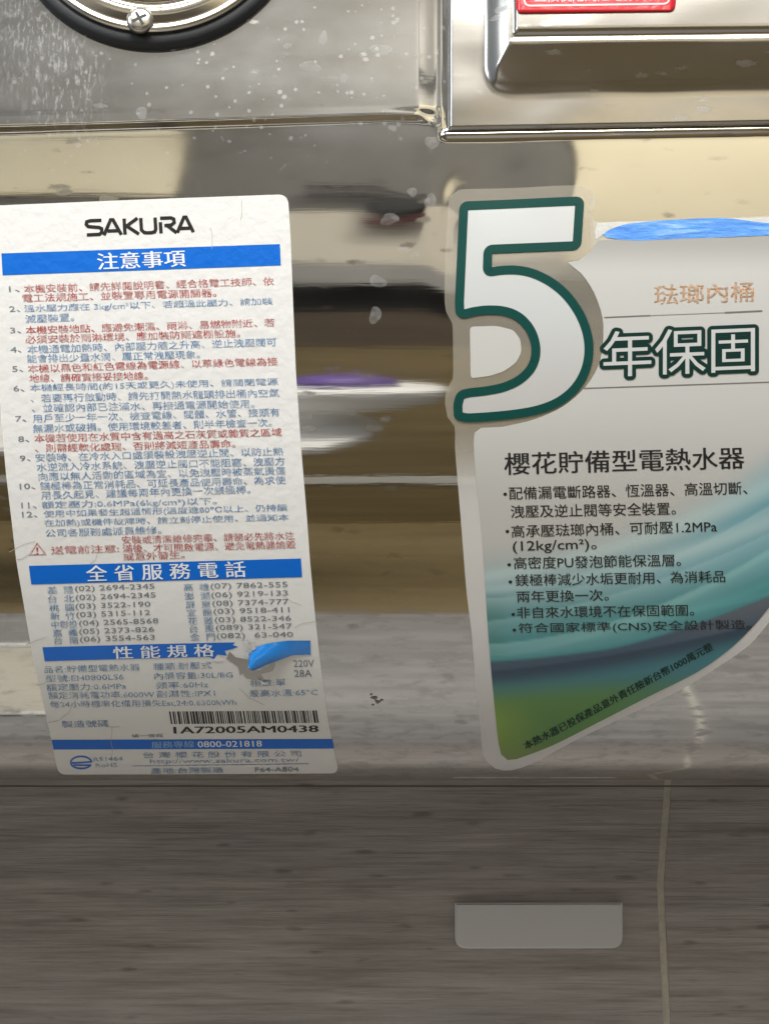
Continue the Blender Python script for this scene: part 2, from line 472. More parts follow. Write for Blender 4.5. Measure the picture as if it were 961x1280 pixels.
M_CREAM = floor_mat('cream_paint', (.56, .52, .44), (.62, .58, .49))
M_GREYP = floor_mat('grey_paint', (.135, .13, .12), (.19, .182, .17))
M_LGREY = floor_mat('light_grey_paint', (.27, .265, .25), (.34, .335, .32))
M_CREAMW = floor_mat('cream_gloss_paint', (.80, .72, .52), (.84, .77, .58))
M_TUBW = plain('white_plastic', (.75, .75, .73), .35)
M_CHARCOAL = plain('charcoal_matte', (.03, .032, .035), .7)
M_MAROON = plain('maroon_matte', (.12, .02, .025), .6)
M_BLK = plain('black_gap', (.012, .012, .012), .6)
fl = box('floor', -2.2, 2.2, -.95, WALL_Y+.03, -1.10, -1.004, M_GROUT); tag(fl, kind='structure')
for xa, xb in ((-2.2, -.62), (-.612, .286), (.294, 1.19), (1.198, 2.2)):
    box('tile', xa, xb, -.949, WALL_Y, -1.004, -1.0, M_STONE, fl)
fw = box('wooden_floor', -2.2, 2.2, -2.0, -.954, -1.10, -1.0, M_TANWOOD); tag(fw, kind='structure')
# opposite side of the room, seen only in the steel
opp = box('opposite_wall', -2.2, 2.2, -2.05, -2.0, -1.1, 1.9, M_LGREY); tag(opp, kind='structure')

# opposite furniture: parts seen as bands in the mirror finish
cab = empty('cabinet', (0, -1.9, -1.0), "long wooden cabinet with a pale counter reflected in the polished steel", "cabinet")
box('door_panel', -1.9, 1.9, -1.98, -1.90, -.690, -.03, M_TANWOOD, cab)
box('plinth_strip', -1.9, 1.9, -1.98, -1.893, -.735, -.692, M_TUBW, cab)
box('base_panel', -1.9, 1.9, -1.98, -1.90, -.998, -.737, M_TANWOOD, cab)
box('upper_panel', -1.9, 1.9, -1.98, -1.90, -.028, .125, M_DKWOOD, cab)
box('recess', -1.9, 1.9, -1.98, -1.93, .128, .25, M_BLK, cab)  # black colour stands in for the shade of the gap
box('counter_edge', -1.9, 1.9, -1.98, -1.86, .252, .33, M_LGREY, cab)
box('counter_front', -1.9, 1.9, -1.98, -1.87, .333, .54, M_CREAM, cab)
box('wall_cabinet_front', -1.9, 1.9, -1.99, -1.88, .545, .97, M_GREYP, cab)
# cream door to the right
dr = empty('cream_door', (.95, -1.95, -1.0), "cream panel door reflected in the steel above the warranty label", "door")
box('leaf', .25, 1.7, -1.99, -1.84, .30, 1.00, M_CREAMW, dr)
box('reflection_panel', .25, 1.7, -1.96, -1.93, 1.20, 1.85, M_GREYP, dr)  # grey panel added to darken what the cover face reflects
# beige cloth added for the beige patch reflected at left
cl = empty('beige_board', (-.7, -1.9, .9), "added beige towel reflected above the caution sticker", "board")
box('flat_panel', -.80, -.29, -1.872, -1.86, .60, .85, M_CREAMW, cl, .004)
rl = empty('dark_streak_bars', (0, -1.84, .60), "added dark rail with a hook bag reflected beside the caution sticker", "bars")  # dark shapes added for streaks in the steel, real source unknown
for z_ in (.632, .604): box('bar', -.11, .08, -1.86, -1.85, z_, z_+.011, M_BLK, rl, .003)
box('block', -.02, .09, -1.87, -1.82, .515, .59, M_CHARCOAL, rl, .018)
box('maroon_bar', -.03, .10, -1.868, -1.83, .49, .505, M_MAROON, rl, .005)
# white tub with violet content, on a slab
def lathe(name, prof, n, cx, cy, cz, mat, parent):
    vs, fs = [], []
    for k in range(n):
        a = 2*math.pi*k/n
        for r, z in prof: vs.append((cx+r*math.cos(a), cy+r*math.sin(a), cz+z))
    m = len(prof)
    for k in range(n):
        for j in range(m-1):
            fs.append((k*m+j, ((k+1) % n)*m+j, ((k+1) % n)*m+j+1, k*m+j+1))
    return from_data(name, vs, fs, mat, parent)
M_VIOLET = plain('violet_plastic', (.10, .055, .24), .5)
M_SLAB = floor_mat('white_slab', (.55, .54, .52), (.8, .79, .77), (14, 14, 14))
tub = empty('wash_tub', (-.06, -1.15, -.30), "white tub with a violet lid reflected between the two stickers", "tub")
lathe('bowl', [(0, .0), (.05, .0), (.10, .03), (.112, .07), (.108, .078), (.08, .081), (0, .081)], 40, -.042, -1.20, -.1645, M_TUBW, tub)
lathe('lid', [(0, .0), (.062, .0), (.058, .018), (.03, .03), (0, .032)], 40, -.044, -1.20, -.082, M_VIOLET, tub)
stand = empty('side_table', (-.3, -1.2, -1.0), "pale topped side table standing across from the heater, seen in the steel", "table")
bm = bmesh.new(); tp = [(-.62, -1.36), (-.075, -1.36), (-.005, -1.22), (-.015, -1.12), (-.06, -1.04), (-.62, -1.04)]
zt = lambda y: -.185-(y+1.36)/.32*.05  # top tilted in shape so lamp light brightens its reflection
f = bm.faces.new([bm.verts.new((x, y, zt(y))) for x, y in tp]); r = bmesh.ops.extrude_face_region(bm, geom=[f])
bmesh.ops.translate(bm, verts=[v for v in r['geom'] if isinstance(v, bmesh.types.BMVert)], vec=(0, 0, -.018)); bmesh.ops.recalc_face_normals(bm, faces=bm.faces[:])
from_bm('table_top', bm, M_SLAB, stand, False)
for x, y in ((-.58, -1.32), (-.22, -1.32), (-.58, -1.10), (-.22, -1.10)):
    box('leg', x-.012, x+.012, y-.012, y+.012, -1.0, -.245, M_GREYP, stand)

tray = empty('floor_tray', (-.8, -.4, -1.0), "low cream tray added on the stone floor to reflect pale bands left of the caution sticker", "tray")  # tray put in for the pale bands it reflects
box('basin', -1.5, -.20, -.64, -.12, -.998, -.972, M_CREAM, tray, .004)
box('rim', -1.52, -.18, -.67, -.635, -.998, -.955, M_TUBW, tray, .006); box('rim', -1.52, -.18, -.125, -.09, -.998, -.955, M_TUBW, tray, .006)
box('rim', -.20, -.17, -.634, -.126, -.998, -.955, M_TUBW, tray, .006)
# ================================================================== WATER HEATER
H = empty('water_heater', (0, YC, 0), "polished stainless steel storage water heater covered with a caution sticker and a warranty label", "water heater")
def build_shell():
    xs = []
    x = -.46
    px_of = lambda X: 480.5+X/.25e-3
    while x < .46:
        xs.append(x); q = px_of(x)
        x += .00045 if 515 < q < 605 else (.0016 if 0 < q < 961 else .012)
    xs.append(.46)
    phis = []
    # phi = 0 at the front, positive downward
    f = -math.pi*.5
    while f < math.pi*.5:
        phis.append(f); z = ZC-EB*math.sin(f); q = 640-(math.atan2(z, D)-PITCH)*F if True else 0
        f += .0021 if 110 < q < 215 else (.006 if -60 < q < 980 else .02)
    phis.append(math.pi*.5)
    V, Fc = [], []
    for f in phis:
        y = YC-EA*math.cos(f); z = ZC-EB*math.sin(f)
        n = Vector((0, (y-YC)/EA**2, (z-ZC)/EB**2)).normalized()
        for x in xs:
            p = Vector((x, y, z)); a, b = to_px(p)
            edge = sstep(.46, .40, abs(x))
            inf = sstep(-300, -150, b)*edge
            V.append(p+n*(disp(a, b)*inf))
    W = len(xs)
    nr = len(phis)
    # back half, coarse
    NB = 260
    for k in range(1, NB):
        f = math.pi*.5+math.pi*k/NB
        for x in xs: V.append(Vector((x, YC-EA*math.cos(f), ZC-EB*math.sin(f))))
    tot = nr+NB-1
    for r in range(tot):
        r2 = (r+1) % tot
        for c in range(W-1): Fc.append((r*W+c, r*W+c+1, r2*W+c+1, r2*W+c))
    o = from_data('shell', V, Fc, M_SHELL, H)
    # domed ends
    for sgn in (-1, 1):
        vs, fs = [], []
        for i in range(9):
            t = i/8*math.pi/2; s_ = math.cos(t); dx = math.sin(t)*.05
            for k in range(64):
                a = 2*math.pi*k/64
                vs.append((sgn*(.46+dx), YC-EA*s_*math.cos(a), ZC-EB*s_*math.sin(a)))
        for i in range(8):
            for k in range(64): fs.append((i*64+k, i*64+(k+1) % 64, (i+1)*64+(k+1) % 64, (i+1)*64+k))
        from_data('end_cap', vs, fs, M_COVER, H)
build_shell()
rz = wall_hit(480, 983, .12).z
rim = box('bottom_rim', -.455, .455, .119, .1215, rz-.0002, rz+.0004, M_DIAL, H, .0004)
# wall bracket behind the tank
box('wall_bracket', -.30, .30, YC+EA-.01, WALL_Y-.0005, .10, .34, M_SCREW, H, .002)

def seen_at(px, py, h):
    # foot of the raised point on the tank so that height h above it lies on this line
    qx, qy = px, py
    for _ in range(5):
        p, n = tank_hit(qx, qy); P = p+n*h; a, b = to_px(P); qx += px-a; qy += py-b
    return P
# ---- terminal cover plate with a pressed box
def cover():
    xs = [559.5, 560.2]; x = 562
    while x < 700: xs.append(x); x += 2.2
    while x < 1500: xs.append(x); x += 12
    ys = []; y = 0
    def yb(x): return 163-(x-560)*.019
    t = 0; ts = []
    while t < 420:
        ts.append(t); t += 1.6 if t < 165 else 10
    def h(px, py):
        # distance inside the outline of the pressed box, rounded lower left corner
        dx = px-599-max(0, (60-py))*.0; dy = (126-(px-600)*.012)-py
        R = 46
        if dx < R and dy < R: d = R-math.hypot(R-dx, R-dy)
        else: d = min(dx, dy)
        ddx = dx*1.9; d2 = min(ddx, dy) if not (ddx < R and dy < R) else R-math.hypot(R-min(ddx, R), R-min(dy, R))
        e = .0024
        lr = sum(min(1, max(0, (d2+q-14)/62)) for q in (-6, -3, 0, 3, 6))/5
        e += .0008*sstep(0, 26, d)+.0052*lr
        e += .0010*sstep(78, 92, d2)-.0006*math.exp(-((d2-80)/4)**2)
        # rolled border of the flange
        m = min(px-559.5, yb(px)-py)
        e -= .0011*(1-sstep(0, 5, m))
        e += pnoise(Vector((px*.012, py*.02, 9)))*.00030
        return e
    V, Fc = [], []
    for t in ts:
        for x in xs:
            V.append(seen_at(x, yb(x)-t, h(x, yb(x)-t)))
    W = len(xs)
    for r in range(len(ts)-1):
        for c in range(W-1): Fc.append((r*W+c, (r+1)*W+c, (r+1)*W+c+1, r*W+c+1))
    # skirts down to the tank
    base = len(V)
    for i, x in enumerate(xs):
        p, n = tank_hit(x, yb(x)); V.append(p-n*.001)
    for c in range(W-1): Fc.append((c, c+1, base+c+1, base+c))
    b2 = len(V)
    for r, t in enumerate(ts):
        p, n = tank_hit(xs[0], yb(xs[0])-t); V.append(p-n*.001)
    for r in range(len(ts)-1): Fc.append((r*W, b2+r, b2+r+1, (r+1)*W))
    o = from_data('cover_plate', V, Fc, M_COVER, H)
    return o, h
cov, cov_h = cover()
def on_cover(px, py, off=0):
    p = seen_at(px, py, cov_h(px, py)); return p+tank_hit(px, py)[1]*off
rs = poly('red_warning_sticker', rounded([(643, -70), (846, -74), (843.5, 14.5), (645, 17)], [8, 8, 8, 8]), .0006, M_REDST, cov, 5, .0006, on_cover, 8)
rs['label'] = "red sticker with white lettering and border on the cover"
strokes('border_line', [rounded([(653, -60), (838, -64), (835.5, 6), (655, 8.5)], 8, 6)], 2.2, .0007, M_REDPR, rs, True, 8, on_cover)
text("直接使用馬達電源的機", 668, -5, 824, -7, 18, M_REDPR, rs, .0007, .012, 0, 'text_line', on_cover)
text("注意", 700, -34, 790, -36, 26, M_REDPR, rs, .0007, .015, 0, 'text_line', on_cover)

# ---- thermometer dial top left
GX, GY = 195, -110
gn = tank_hit(GX, 20)[1]
def on_plane(px, py, hgt):
    o_ = surf(GX, 50)+gn*hgt; d = ray(px, py); c0 = Vector((0, -D, 0)); return c0+d*((o_-c0).dot(gn)/d.dot(gn))
gp = on_plane(GX, GY, .0036)-gn*.0036
def gauge():
    G = bpy.data.objects.new('temperature_gauge', None); COL.objects.link(G); G.parent = H; G.location = gp-world_loc(H)
    z = gn; x = Vector((1, 0, 0)); y = z.cross(x)
    S = (on_plane(GX, 56.5, .0036)-on_plane(GX, GY, .0036)).length/172
    def lat(name, prof, mat, n=160):
        vs, fs = [], []
        for k in range(n):
            a = 2*math.pi*k/n
            for r, hh in prof: vs.append(gp+(x*math.cos(a)+y*math.sin(a))*r*S+z*hh)
        m = len(prof)
        for k in range(n):
            for j in range(m-1): fs.append((k*m+j, ((k+1) % n)*m+j, ((k+1) % n)*m+j+1, k*m+j+1))
        o = from_data(name, vs, fs, mat, G)
        return o
    lat('gasket_ring', [(172, -.002), (172, .0012), (170.5, .0026), (167, .0034), (160, .0036), (156, .0034), (154, .002)], M_RUBBER)
    lat('bezel', [(157, .001), (157, .0042), (155.5, .0052), (152.5, .0056), (150.5, .0052), (149, .0049), (146, .0051), (139, .0060), (132, .0064), (128, .0060), (125, .0046), (122.5, .0042), (120, .0047), (114, .0052), (106, .0050), (101, .0038), (99, .0015)], M_BEZEL)
    lat('dial_plate', [(0, .0016), (60, .0016), (100, .0016)], M_DIAL)
    # cross recessed screw
    sx, sy = 175-GX, 24-GY
    c = gp+x*(sx*S)+y*(-sy*S*.985)+z*.0055
    # find which sign of y points down
    if y.z > 0: yy = y
    else: yy = -y
    c = on_plane(175, 24.5, .0064)-z*.0006
    vs, fs = [], []; prof = [(15.5, -.001), (15.5, .0006), (14.9, .0010), (13.5, .0014), (10, .0017), (5, .0018), (0.01, .0018)]
    n = 32
    for k in range(n):
        a = 2*math.pi*k/n
        for r, hh in prof: vs.append(c+(x*math.cos(a)+yy*math.sin(a))*r*S+z*hh)
    m = len(prof)
    for k in range(n):
        for j in range(m-1): fs.append((k*m+j, ((k+1) % n)*m+j, ((k+1) % n)*m+j+1, k*m+j+1))
    sc_ = from_data('screw', vs, fs, M_SCREW, G)
    bm = bmesh.new()
    for ang in (.5, .5+math.pi/2):
        u = x*math.cos(ang)+yy*math.sin(ang); v = -x*math.sin(ang)+yy*math.cos(ang)
        q = [c+u*(a_*9.0*S)+v*(b_*1.7*S)+z*.00186 for a_, b_ in ((-1, -1), (1, -1), (1, 1), (-1, 1))]
        t_ = [bm.verts.new(p) for p in q]; d_ = [bm.verts.new(p-z*.0008) for p in q]
        bm.faces.new(t_)
        for i in range(4): bm.faces.new((t_[i], t_[(i+1) % 4], d_[(i+1) % 4], d_[i]))
        c = c+z*.00002
    from_bm('cross_slot', bm, M_RUBBER, G, False)
gauge()

# ================================================================== CAUTION STICKER (left)
LBL = [(-12, 257.5), (180, 249.5), (360, 243), (363.5, 300), (366.5, 380), (370, 465), (376.5, 560), (384, 650), (387.5, 700), (393, 760), (399.4, 820), (410, 900), (423.5, 965.8),
       (250, 966.8), (73.5, 967.4), (59.4, 899), (44.8, 837), (34.5, 780), (20.8, 700), (8, 590), (-1, 490), (-6, 400), (-10, 320)]
rad = [10, 0, 13, 0, 0, 0, 0, 0, 0, 0, 0, 0, 10, 0, 10]+[0]*8
HOLE = None
L = poly('caution_sticker', rounded(LBL, rad), .00026, M_PAPER, H, 6, .0002, surf, 24)
L['label'] = "white caution sticker with blue bands, torn near its third band"
P1, P2 = .00035, .00043
poly('blue_band', [(2.5, 317), (350, 305.3), (351.2, 332), (4, 344.3)], P1, M_BLUE, L, 6, 0, surf, 24)
poly('blue_band', [(36.8, 707), (376.2, 697.8), (377.8, 721), (39.8, 730.2)], P1, M_BLUE, L, 6, 0, surf, 24)
poly('blue_band', [(53.7, 808.5), (200, 804.5), (294, 802.5), (291, 806), (298, 808), (290, 811), (281, 813), (284, 819), (272, 817.5), (268, 823.5), (262, 820.5), (56.5, 826)], P1, M_BLUE, L, 6, 0, surf, 24)
poly('blue_band', [(65, 924), (415, 922.9), (417.5, 934.8), (67.5, 936)], P1, M_BLUE, L, 4, 0, surf, 24)
# brand lettering drawn as strokes in a unit cell
def T(pts, x0, y0, x1, y1, w_, hgt):
    # pts in (u 0..1, v 0..1 down) along the baseline box
    return [(x0+(x1-x0)*u+(v-.5)*hgt*.06, y0+(y1-y0)*u+(v-.5)*hgt) for u, v in pts]
bx = (107, 285.2, 241.5, 280.5)
BL = [
    [(.155, 0.06), (.05, .06), (.018, .12), (.012, .28), (.03, .42), (.13, .50), (.152, .58), (.152, .80), (.13, .93), (.012, .94)],
    [(.170, 1.0), (.240, .05), (.262, .05), (.332, 1.0)], [(.205, .74), (.305, .74)],
    [(.366, 0), (.366, 1)], [(.49, 0), (.385, .47), (.495, 1)],
    [(.520, 0), (.520, .74), (.545, .92), (.575, .94), (.610, .94), (.640, .90), (.653, .74), (.653, 0)],
    [(.700, .30), (.700, 1)], [(.699, .06), (.80, .06), (.825, .14), (.828, .36), (.80, .50), (.735, .53)], [(.76, .53), (.845, 1)],
    [(.850, 1.0), (.920, .05), (.940, .05), (1.0, 1.0)], [(.880, .74), (.975, .74)]]
strokes('brand_lettering', [T(l, *bx, 0, 20.0) for l in BL], 4.3, P1, M_BLACK, L, False, 3)
text("注意事項", 122.5, 327.2, 232, 322.8, 21, M_WHITE, L, P2, .016)
text("全 省 服 務 電 話", 108.5, 716.6, 307, 710.8, 20, M_WHITE, L, P2, .014)
text("性 能 規 格", 142, 815.5, 268, 812, 15.5, M_WHITE, L, P2, .014)
hh = 10.4
R_, B_, G_ = M_RED, M_BTXT, M_GREY
rows = [
 ("本機安裝前、請先詳閱說明書、經合格電工技師、依", 31, 361.5, 342, 351.5, R_), ("電工法規施工、並裝置專用電源開關器。", 29, 373, 270.5, 366, R_),
 ("溫水壓力應在 3kg/cm²以下、若超過此壓力、請加裝", 31, 386.5, 341, 377, B_), ("減壓裝置。", 32.5, 399, 93, 396.5, B_),
 ("本機安裝地點、應避免潮濕、雨淋、易燃物附近、若", 33, 413, 343, 403, R_), ("必須安裝於雨淋環境、應加裝防雨遮棚設施。", 32.5, 424.5, 300, 416.5, R_),
 ("本機通電加熱時、內部壓力隨之升高、逆止洩壓閥可", 35, 437, 345.5, 427.5, B_), ("能會排出少量水滴、屬正常洩壓現象。", 34.5, 448.5, 250, 443, B_),
 ("本機以黑色和紅色電線為電源線、以草綠色電線為接", 35.7, 461, 347, 451.7, R_), ("地線、請確實接妥接地線。", 37.5, 473, 185, 469.5, R_),
 ("本機經長時間(約15天或更久)未使用、請關閉電源", 38, 485.5, 347.5, 477.5, B_), ("、若要再行啟動時、請先打開熱水龍頭排出桶內空氣", 39, 498, 349, 490.8, B_), ("、並確認內部已注滿水、再接通電源開始使用。", 40.5, 510.3, 318, 504.5, B_),
 ("用戶至少一年一次、檢查電線、閥體、水管、接頭有", 41.6, 523, 349.6, 515, B_), ("無漏水或破損。使用環境較差者、則半年檢查一次。", 42, 535.7, 340, 528, B_),
 ("本機若使用在水質中含有過高之石灰質或雜質之區域", 43.7, 548, 352, 540, R_), ("、則需經軟化處理、否則將減短產品壽命。", 44.5, 560.3, 294, 554.3, R_),
 ("安裝時、在冷水入口處須裝設洩壓逆止閥、以防止熱", 45, 572, 354, 563.8, B_), ("水逆流入冷水系統、洩壓逆止閥口不能阻塞、洩壓方", 46.6, 583.8, 356, 576.3, B_), ("向應以無人活動的區域為宜、以免洩壓時被蒸氣燙傷", 49, 595.6, 357, 587.9, B_),
 ("鎂極棒為正常消耗品、可延長產品使用壽命、為求使", 50.8, 607.3, 357, 599.6, B_), ("用長久起見、建議每兩年內更換一次鎂極棒。", 52, 619, 313, 611.6, B_),
 ("額定壓力:0.6MPa(6kg/cm²)以下。", 53, 631.5, 271, 626.4, B_),
 ("使用中如果發生超溫情形(溫度達80℃以上、仍持續", 55.4, 642.7, 359, 634.6, B_), ("在加熱)或機件故障時、請立刻停止使用、並通知本", 56, 654.2, 361, 646.7, B_), ("公司各服務處派員維修。", 57.4, 666, 202, 662, B_),
 ("安裝或清潔維修完畢、請務必先將水注", 153, 674.8, 368, 669, R_), ("滿後、才可開啟電源、避免電熱器燒毀", 154, 685.4, 369.6, 680.2, R_), ("或意外發生。", 155, 695.5, 231, 693, R_),
 ("送電前注意:", 64.5, 687.5, 149, 685, R_),
]
for i, (b_, a1, a2, a3, a4, m_) in enumerate(rows):
    text(b_, a1, a2, a3, a4, hh if a2 < 640 else 9.9, m_, L, P1, .010 if m_ is not R_ else .016)
nums = [("1、", 361.8, 12), ("2、", 386.8, 12.5), ("3、", 413.4, 13.5), ("4、", 437.5, 14), ("5、", 461.6, 16), ("6、", 486, 17.5), ("7、", 523.8, 20), ("8、", 549, 23.5), ("9、", 573, 25.5)]
for b_, y_, x_ in nums: text(b_, x_, y_, x_+13.5, y_-.5, 7.5, M_GREY, L, P1, .004)
for b_, y_, x_ in (("10、", 608, 25.5), ("11、", 631.8, 27.5), ("12、", 643.2, 28.5)): text(b_, x_, y_, x_+19, y_-.5, 7.5, M_GREY, L, P1, .004)
strokes('warning_triangle', [[(37.8, 693.3), (47, 679), (58, 692.6)]], 1.2, P1, M_RED, L, True, 3)
text("!", 46.2, 688, 48.4, 688, 8.5, M_RED, L, P1, .02)
lc = [("基  隆", "(02) 2694-2345", 60, 737.4, 193.5, 733.2), ("台  北", "(02) 2694-2345", 60.6, 748.5, 195, 744), ("桃  園", "(03) 3522-190", 62.4, 759.3, 188.5, 755.5), ("新  竹", "(03) 5315-112", 63.7, 769.8, 188.3, 766),
      ("中彰投", "(04) 2565-8568", 65, 780.4, 198.4, 776.4), ("嘉  義", "(05) 2373-826", 66.8, 790.7, 193.3, 787), ("台  南", "(06) 3554-563", 68, 800.4, 194, 797)]
for a_, n_, x0, y0, x1, y1 in lc:
    k = .25; xm = x0+(x1-x0)*k; ym = y0+(y1-y0)*k
    text(a_, x0, y0, xm-1, ym, 9.2, M_BTXT, L, P1, .012); text(n_, xm+1, ym, x1, y1, 8.6, M_GREY, L, P1, .004)
rc = [("高  雄", "(07) 7862-555", 230, 733.8, 359.6, 731), ("澎  湖", "(06) 9219-133", 231, 745, 360, 741.6), ("屏  東", "(08) 7374-777", 232.5, 755.5, 361, 752.4), ("宜  蘭", "(03) 9518-411", 234, 765.5, 362, 762.5),
      ("花  蓮", "(03) 8522-346", 235.5, 776, 364, 773), ("台  東", "(089) 321-547", 237, 785.7, 365, 783), ("金  門", "(082)  63-040", 238, 796, 366.5, 793.3)]
for a_, n_, x0, y0, x1, y1 in rc:
    k = .25; xm = x0+(x1-x0)*k; ym = y0+(y1-y0)*k
    text(a_, x0, y0, xm-1, ym, 9.2, M_BTXT, L, P1, .012); text(n_, xm+1, ym, x1, y1, 8.6, M_GREY, L, P1, .004)
spec = [("品名:貯備型電熱水器", 55.6, 836.5, 175, 833.2), ("種類:耐壓式", 192, 833, 264.6, 830.8), ("220V", 367, 829, 392.6, 828.4),
        ("型號:EH0800LS6", 57.7, 847.8, 155, 845), ("內桶容量:30L/8G", 193, 844.6, 291, 842.6), ("28A", 368, 841.4, 389.6, 840.8),
        ("額定壓力:0.6MPa", 58.6, 858.9, 158, 856.7), ("頻率:60Hz", 195.5, 856.3, 260.4, 854.6), ("相數:單", 313, 853.5, 357, 852),
        ("額定消耗電功率:6000W", 61, 868.8, 193.4, 867.2), ("耐濕性:IPX1", 196.4, 867.2, 269, 865.5), ("最高水溫:65°C", 311.6, 866.3, 397, 864.3),
        ("每24小時標準化備用損失Est,24:0.6300kWh", 63.3, 880.2, 295.4, 877)]
for b_, *q in spec: text(b_, *q, 8.8, M_GREY if b_[0] in '2' else M_BTXT, L, P1, .006)
text("製造號碼", 77.8, 904.6, 135.8, 903.6, 8.6, M_BTXT, L, P1, .01)
text("1A72005AM0438", 217.7, 912, 397.7, 910, 8.4, M_BLACK, L, P1, .022)
text("填一張我", 165, 919.2, 204, 918.5, 4.2, M_GREY, L, P1, .012)
# barcode
rb = random.Random(11); V, Fc = [], []; x = 211.5
while x < 396:
    wd = rb.choice((.9, .9, 1.4, 2.0, 2.9)); t0 = 888.6-(x-211)*.006; t1 = 904.2-(x-211)*.008
    b0 = len(V); n = 4
    for j in range(n+1):
        yy = t0+(t1-t0)*j/n; sh = (yy-888)*.16
        V += [surf(x+sh, yy, P1), surf(x+wd+sh, yy, P1)]
    Fc += [(b0+2*j, b0+2*j+1, b0+2*j+3, b0+2*j+2) for j in range(n)]
    x += wd+rb.choice((.9, .9, 1.4, 2.1))
from_data('barcode', V, Fc, M_BLACK, L)
text("服務專線", 190, 930, 243, 928.8, 8.5, M_PALEBLUE, L, P2, .012)
text("0800-021818", 247.5, 929.2, 327.4, 928.2, 7.6, M_WHITE, L, P2, .014)
text("台 灣 櫻 花 股 份 有 限 公 司", 179.3, 943, 376.4, 941, 7.6, M_BTXT, L, P1, .012)
text("http://www.sakura.com.tw/", 187.8, 951.6, 373.9, 949.6, 7.0, M_BTXT, L, P1, .004)
strokes('rule_line', [[(166.5, 956.6), (386, 953.9)]], .8, P1, M_BTXT, L)
text("產地:台灣製造", 188.7, 963, 279.6, 961.4, 7.2, M_BTXT, L, P1, .01)
text("F64-A804", 319, 961.4, 373.4, 960.6, 5.6, M_GREY, L, P1, .004)
text("R51464", 117.5, 948.3, 153.7, 947.4, 5.2, M_BTXT, L, P1, .006)
text("RoHS", 120, 956, 147, 955.2, 5.0, M_BTXT, L, P1, .006)
# round safety mark
cx, cy = 101.5, 952.2
arc = [(cx+13*math.cos(a)+.5, cy+7.6*math.sin(a)) for a in [math.radians(20+i*320/26) for i in range(27)]]
strokes('safety_mark', [arc, [(cx-11, cy+.6), (cx+5, cy-.2), (cx+14, cy-1)], [(cx-9, cy+3.2), (cx+6, cy+3.4), (cx+12, cy+3.4)], [(cx+12, cy-3.6), (cx+14, cy-.6)]], 2.0, P1, M_BLUE, L, False, 2)
# cracks and creases in the film
cr = [[(33, 807), (44, 801), (60, 796)], [(368, 784), (380, 778), (398, 777)], [(20, 700), (31, 697), (37, 692)], [(61, 903), (74, 900), (86, 890), (95, 874)], [(45, 857), (58, 853)], [(117, 903), (128, 905), (139, 908), (150, 907)],
      [(141, 908), (139, 925), (142, 936), (140, 946)], [(352, 742), (366, 752), (377, 756)], [(112, 706), (120, 700), (122, 693)], [(300, 860), (312, 872), (330, 880)], [(12, 690), (30, 681), (46, 676)],
      [(302, 250), (303, 262), (301, 275)], [(264, 285), (266, 300), (265, 312)]]
for c_ in cr:
    c2 = [(x+random.uniform(-.6, .6), y+random.uniform(-.6, .6)) for x, y in resample(c_, 5)]
    strokes('crack', [c2], .45, P1+.00002, M_CRACK, L, False, 4)
# torn hole: adhesive residue, curled blue flap, loose white scraps
M_RES = steel('bare_steel_with_glue', base=(.34, .325, .30), rough=.28, spots=False)
tear = poly('torn_patch', [(287, 814), (295, 821), (309, 824), (322, 834), (343, 826), (344, 831), (341, 838), (326, 842), (330, 848), (321, 849.5), (308, 847), (304, 841), (300, 843), (298, 833), (291, 828), (283, 823)], P1+.00003, M_RES, L, 5, 0, surf, 12)
tear['label'] = "bare grey patch where the film tore away"
M_FLAP = plain('curled_blue_film', (.01, .19, .58), .16, coat=1.0, bump=.0002, bscale=250)
topc = [(310.5, 828), (311.5, 818), (319, 808.5), (333, 804), (347, 801.8), (360, 800.2), (388, 800)]
botc = [(311.5, 829), (316, 832.5), (322, 831.5), (336, 826.2), (350, 822.5), (366, 817.8), (388.4, 817.6)]
V, Fc = [], []; n = 10; m = 24
def lerp_chain(c, t):
    f = t*(len(c)-1); i = min(len(c)-2, int(f)); k = f-i
    return c[i][0]*(1-k)+c[i+1][0]*k, c[i][1]*(1-k)+c[i+1][1]*k
for i in range(m+1):
    a_, b_ = lerp_chain(topc, i/m), lerp_chain(botc, i/m)
    for j in range(n+1):
        t = j/n; lift = .0032*sstep(1, .15, i/m)*math.sin(math.pi*min(1, t*.62+.02))*1.0
        V.append(surf(a_[0]*(1-t)+b_[0]*t, a_[1]*(1-t)+b_[1]*t, P2+lift))
for i in range(m):
    for j in range(n): Fc.append((i*(n+1)+j, i*(n+1)+j+1, (i+1)*(n+1)+j+1, (i+1)*(n+1)+j))
fo = from_data('torn_flap', V, Fc, M_FLAP, L); fo['label'] = "glossy blue film curling up from the tear"
M_SCRAP = plain('silvery_scrap', (.72, .74, .76), .22, .5, bump=.0004, bscale=600)
for k, pts in enumerate(([(302, 798.5), (312, 801.5), (323, 807), (318, 810.5), (311, 812), (309, 806)], [(311, 831), (322, 834), (336, 828.5), (341, 825), (340, 827.5), (329, 833), (321, 836.5), (313, 835)],
                         [(322, 847), (328, 850), (336, 851), (333, 854), (326, 852)], [(305, 815), (311, 812), (312, 820), (308, 822)])):
    def mp(x, y, o_, k=k): return surf(x, y, o_+.0009*abs(math.sin(x*.35+k)))
    poly('film_scrap', pts, P2, M_SCRAP, L, 3, 0, mp, 4)
poly('film_scrap', [(262, 825), (268, 823), (272, 818), (278, 821.5), (282, 825), (272, 826.5)], P2, M_PAPER, L, 3, 0, surf, 5)

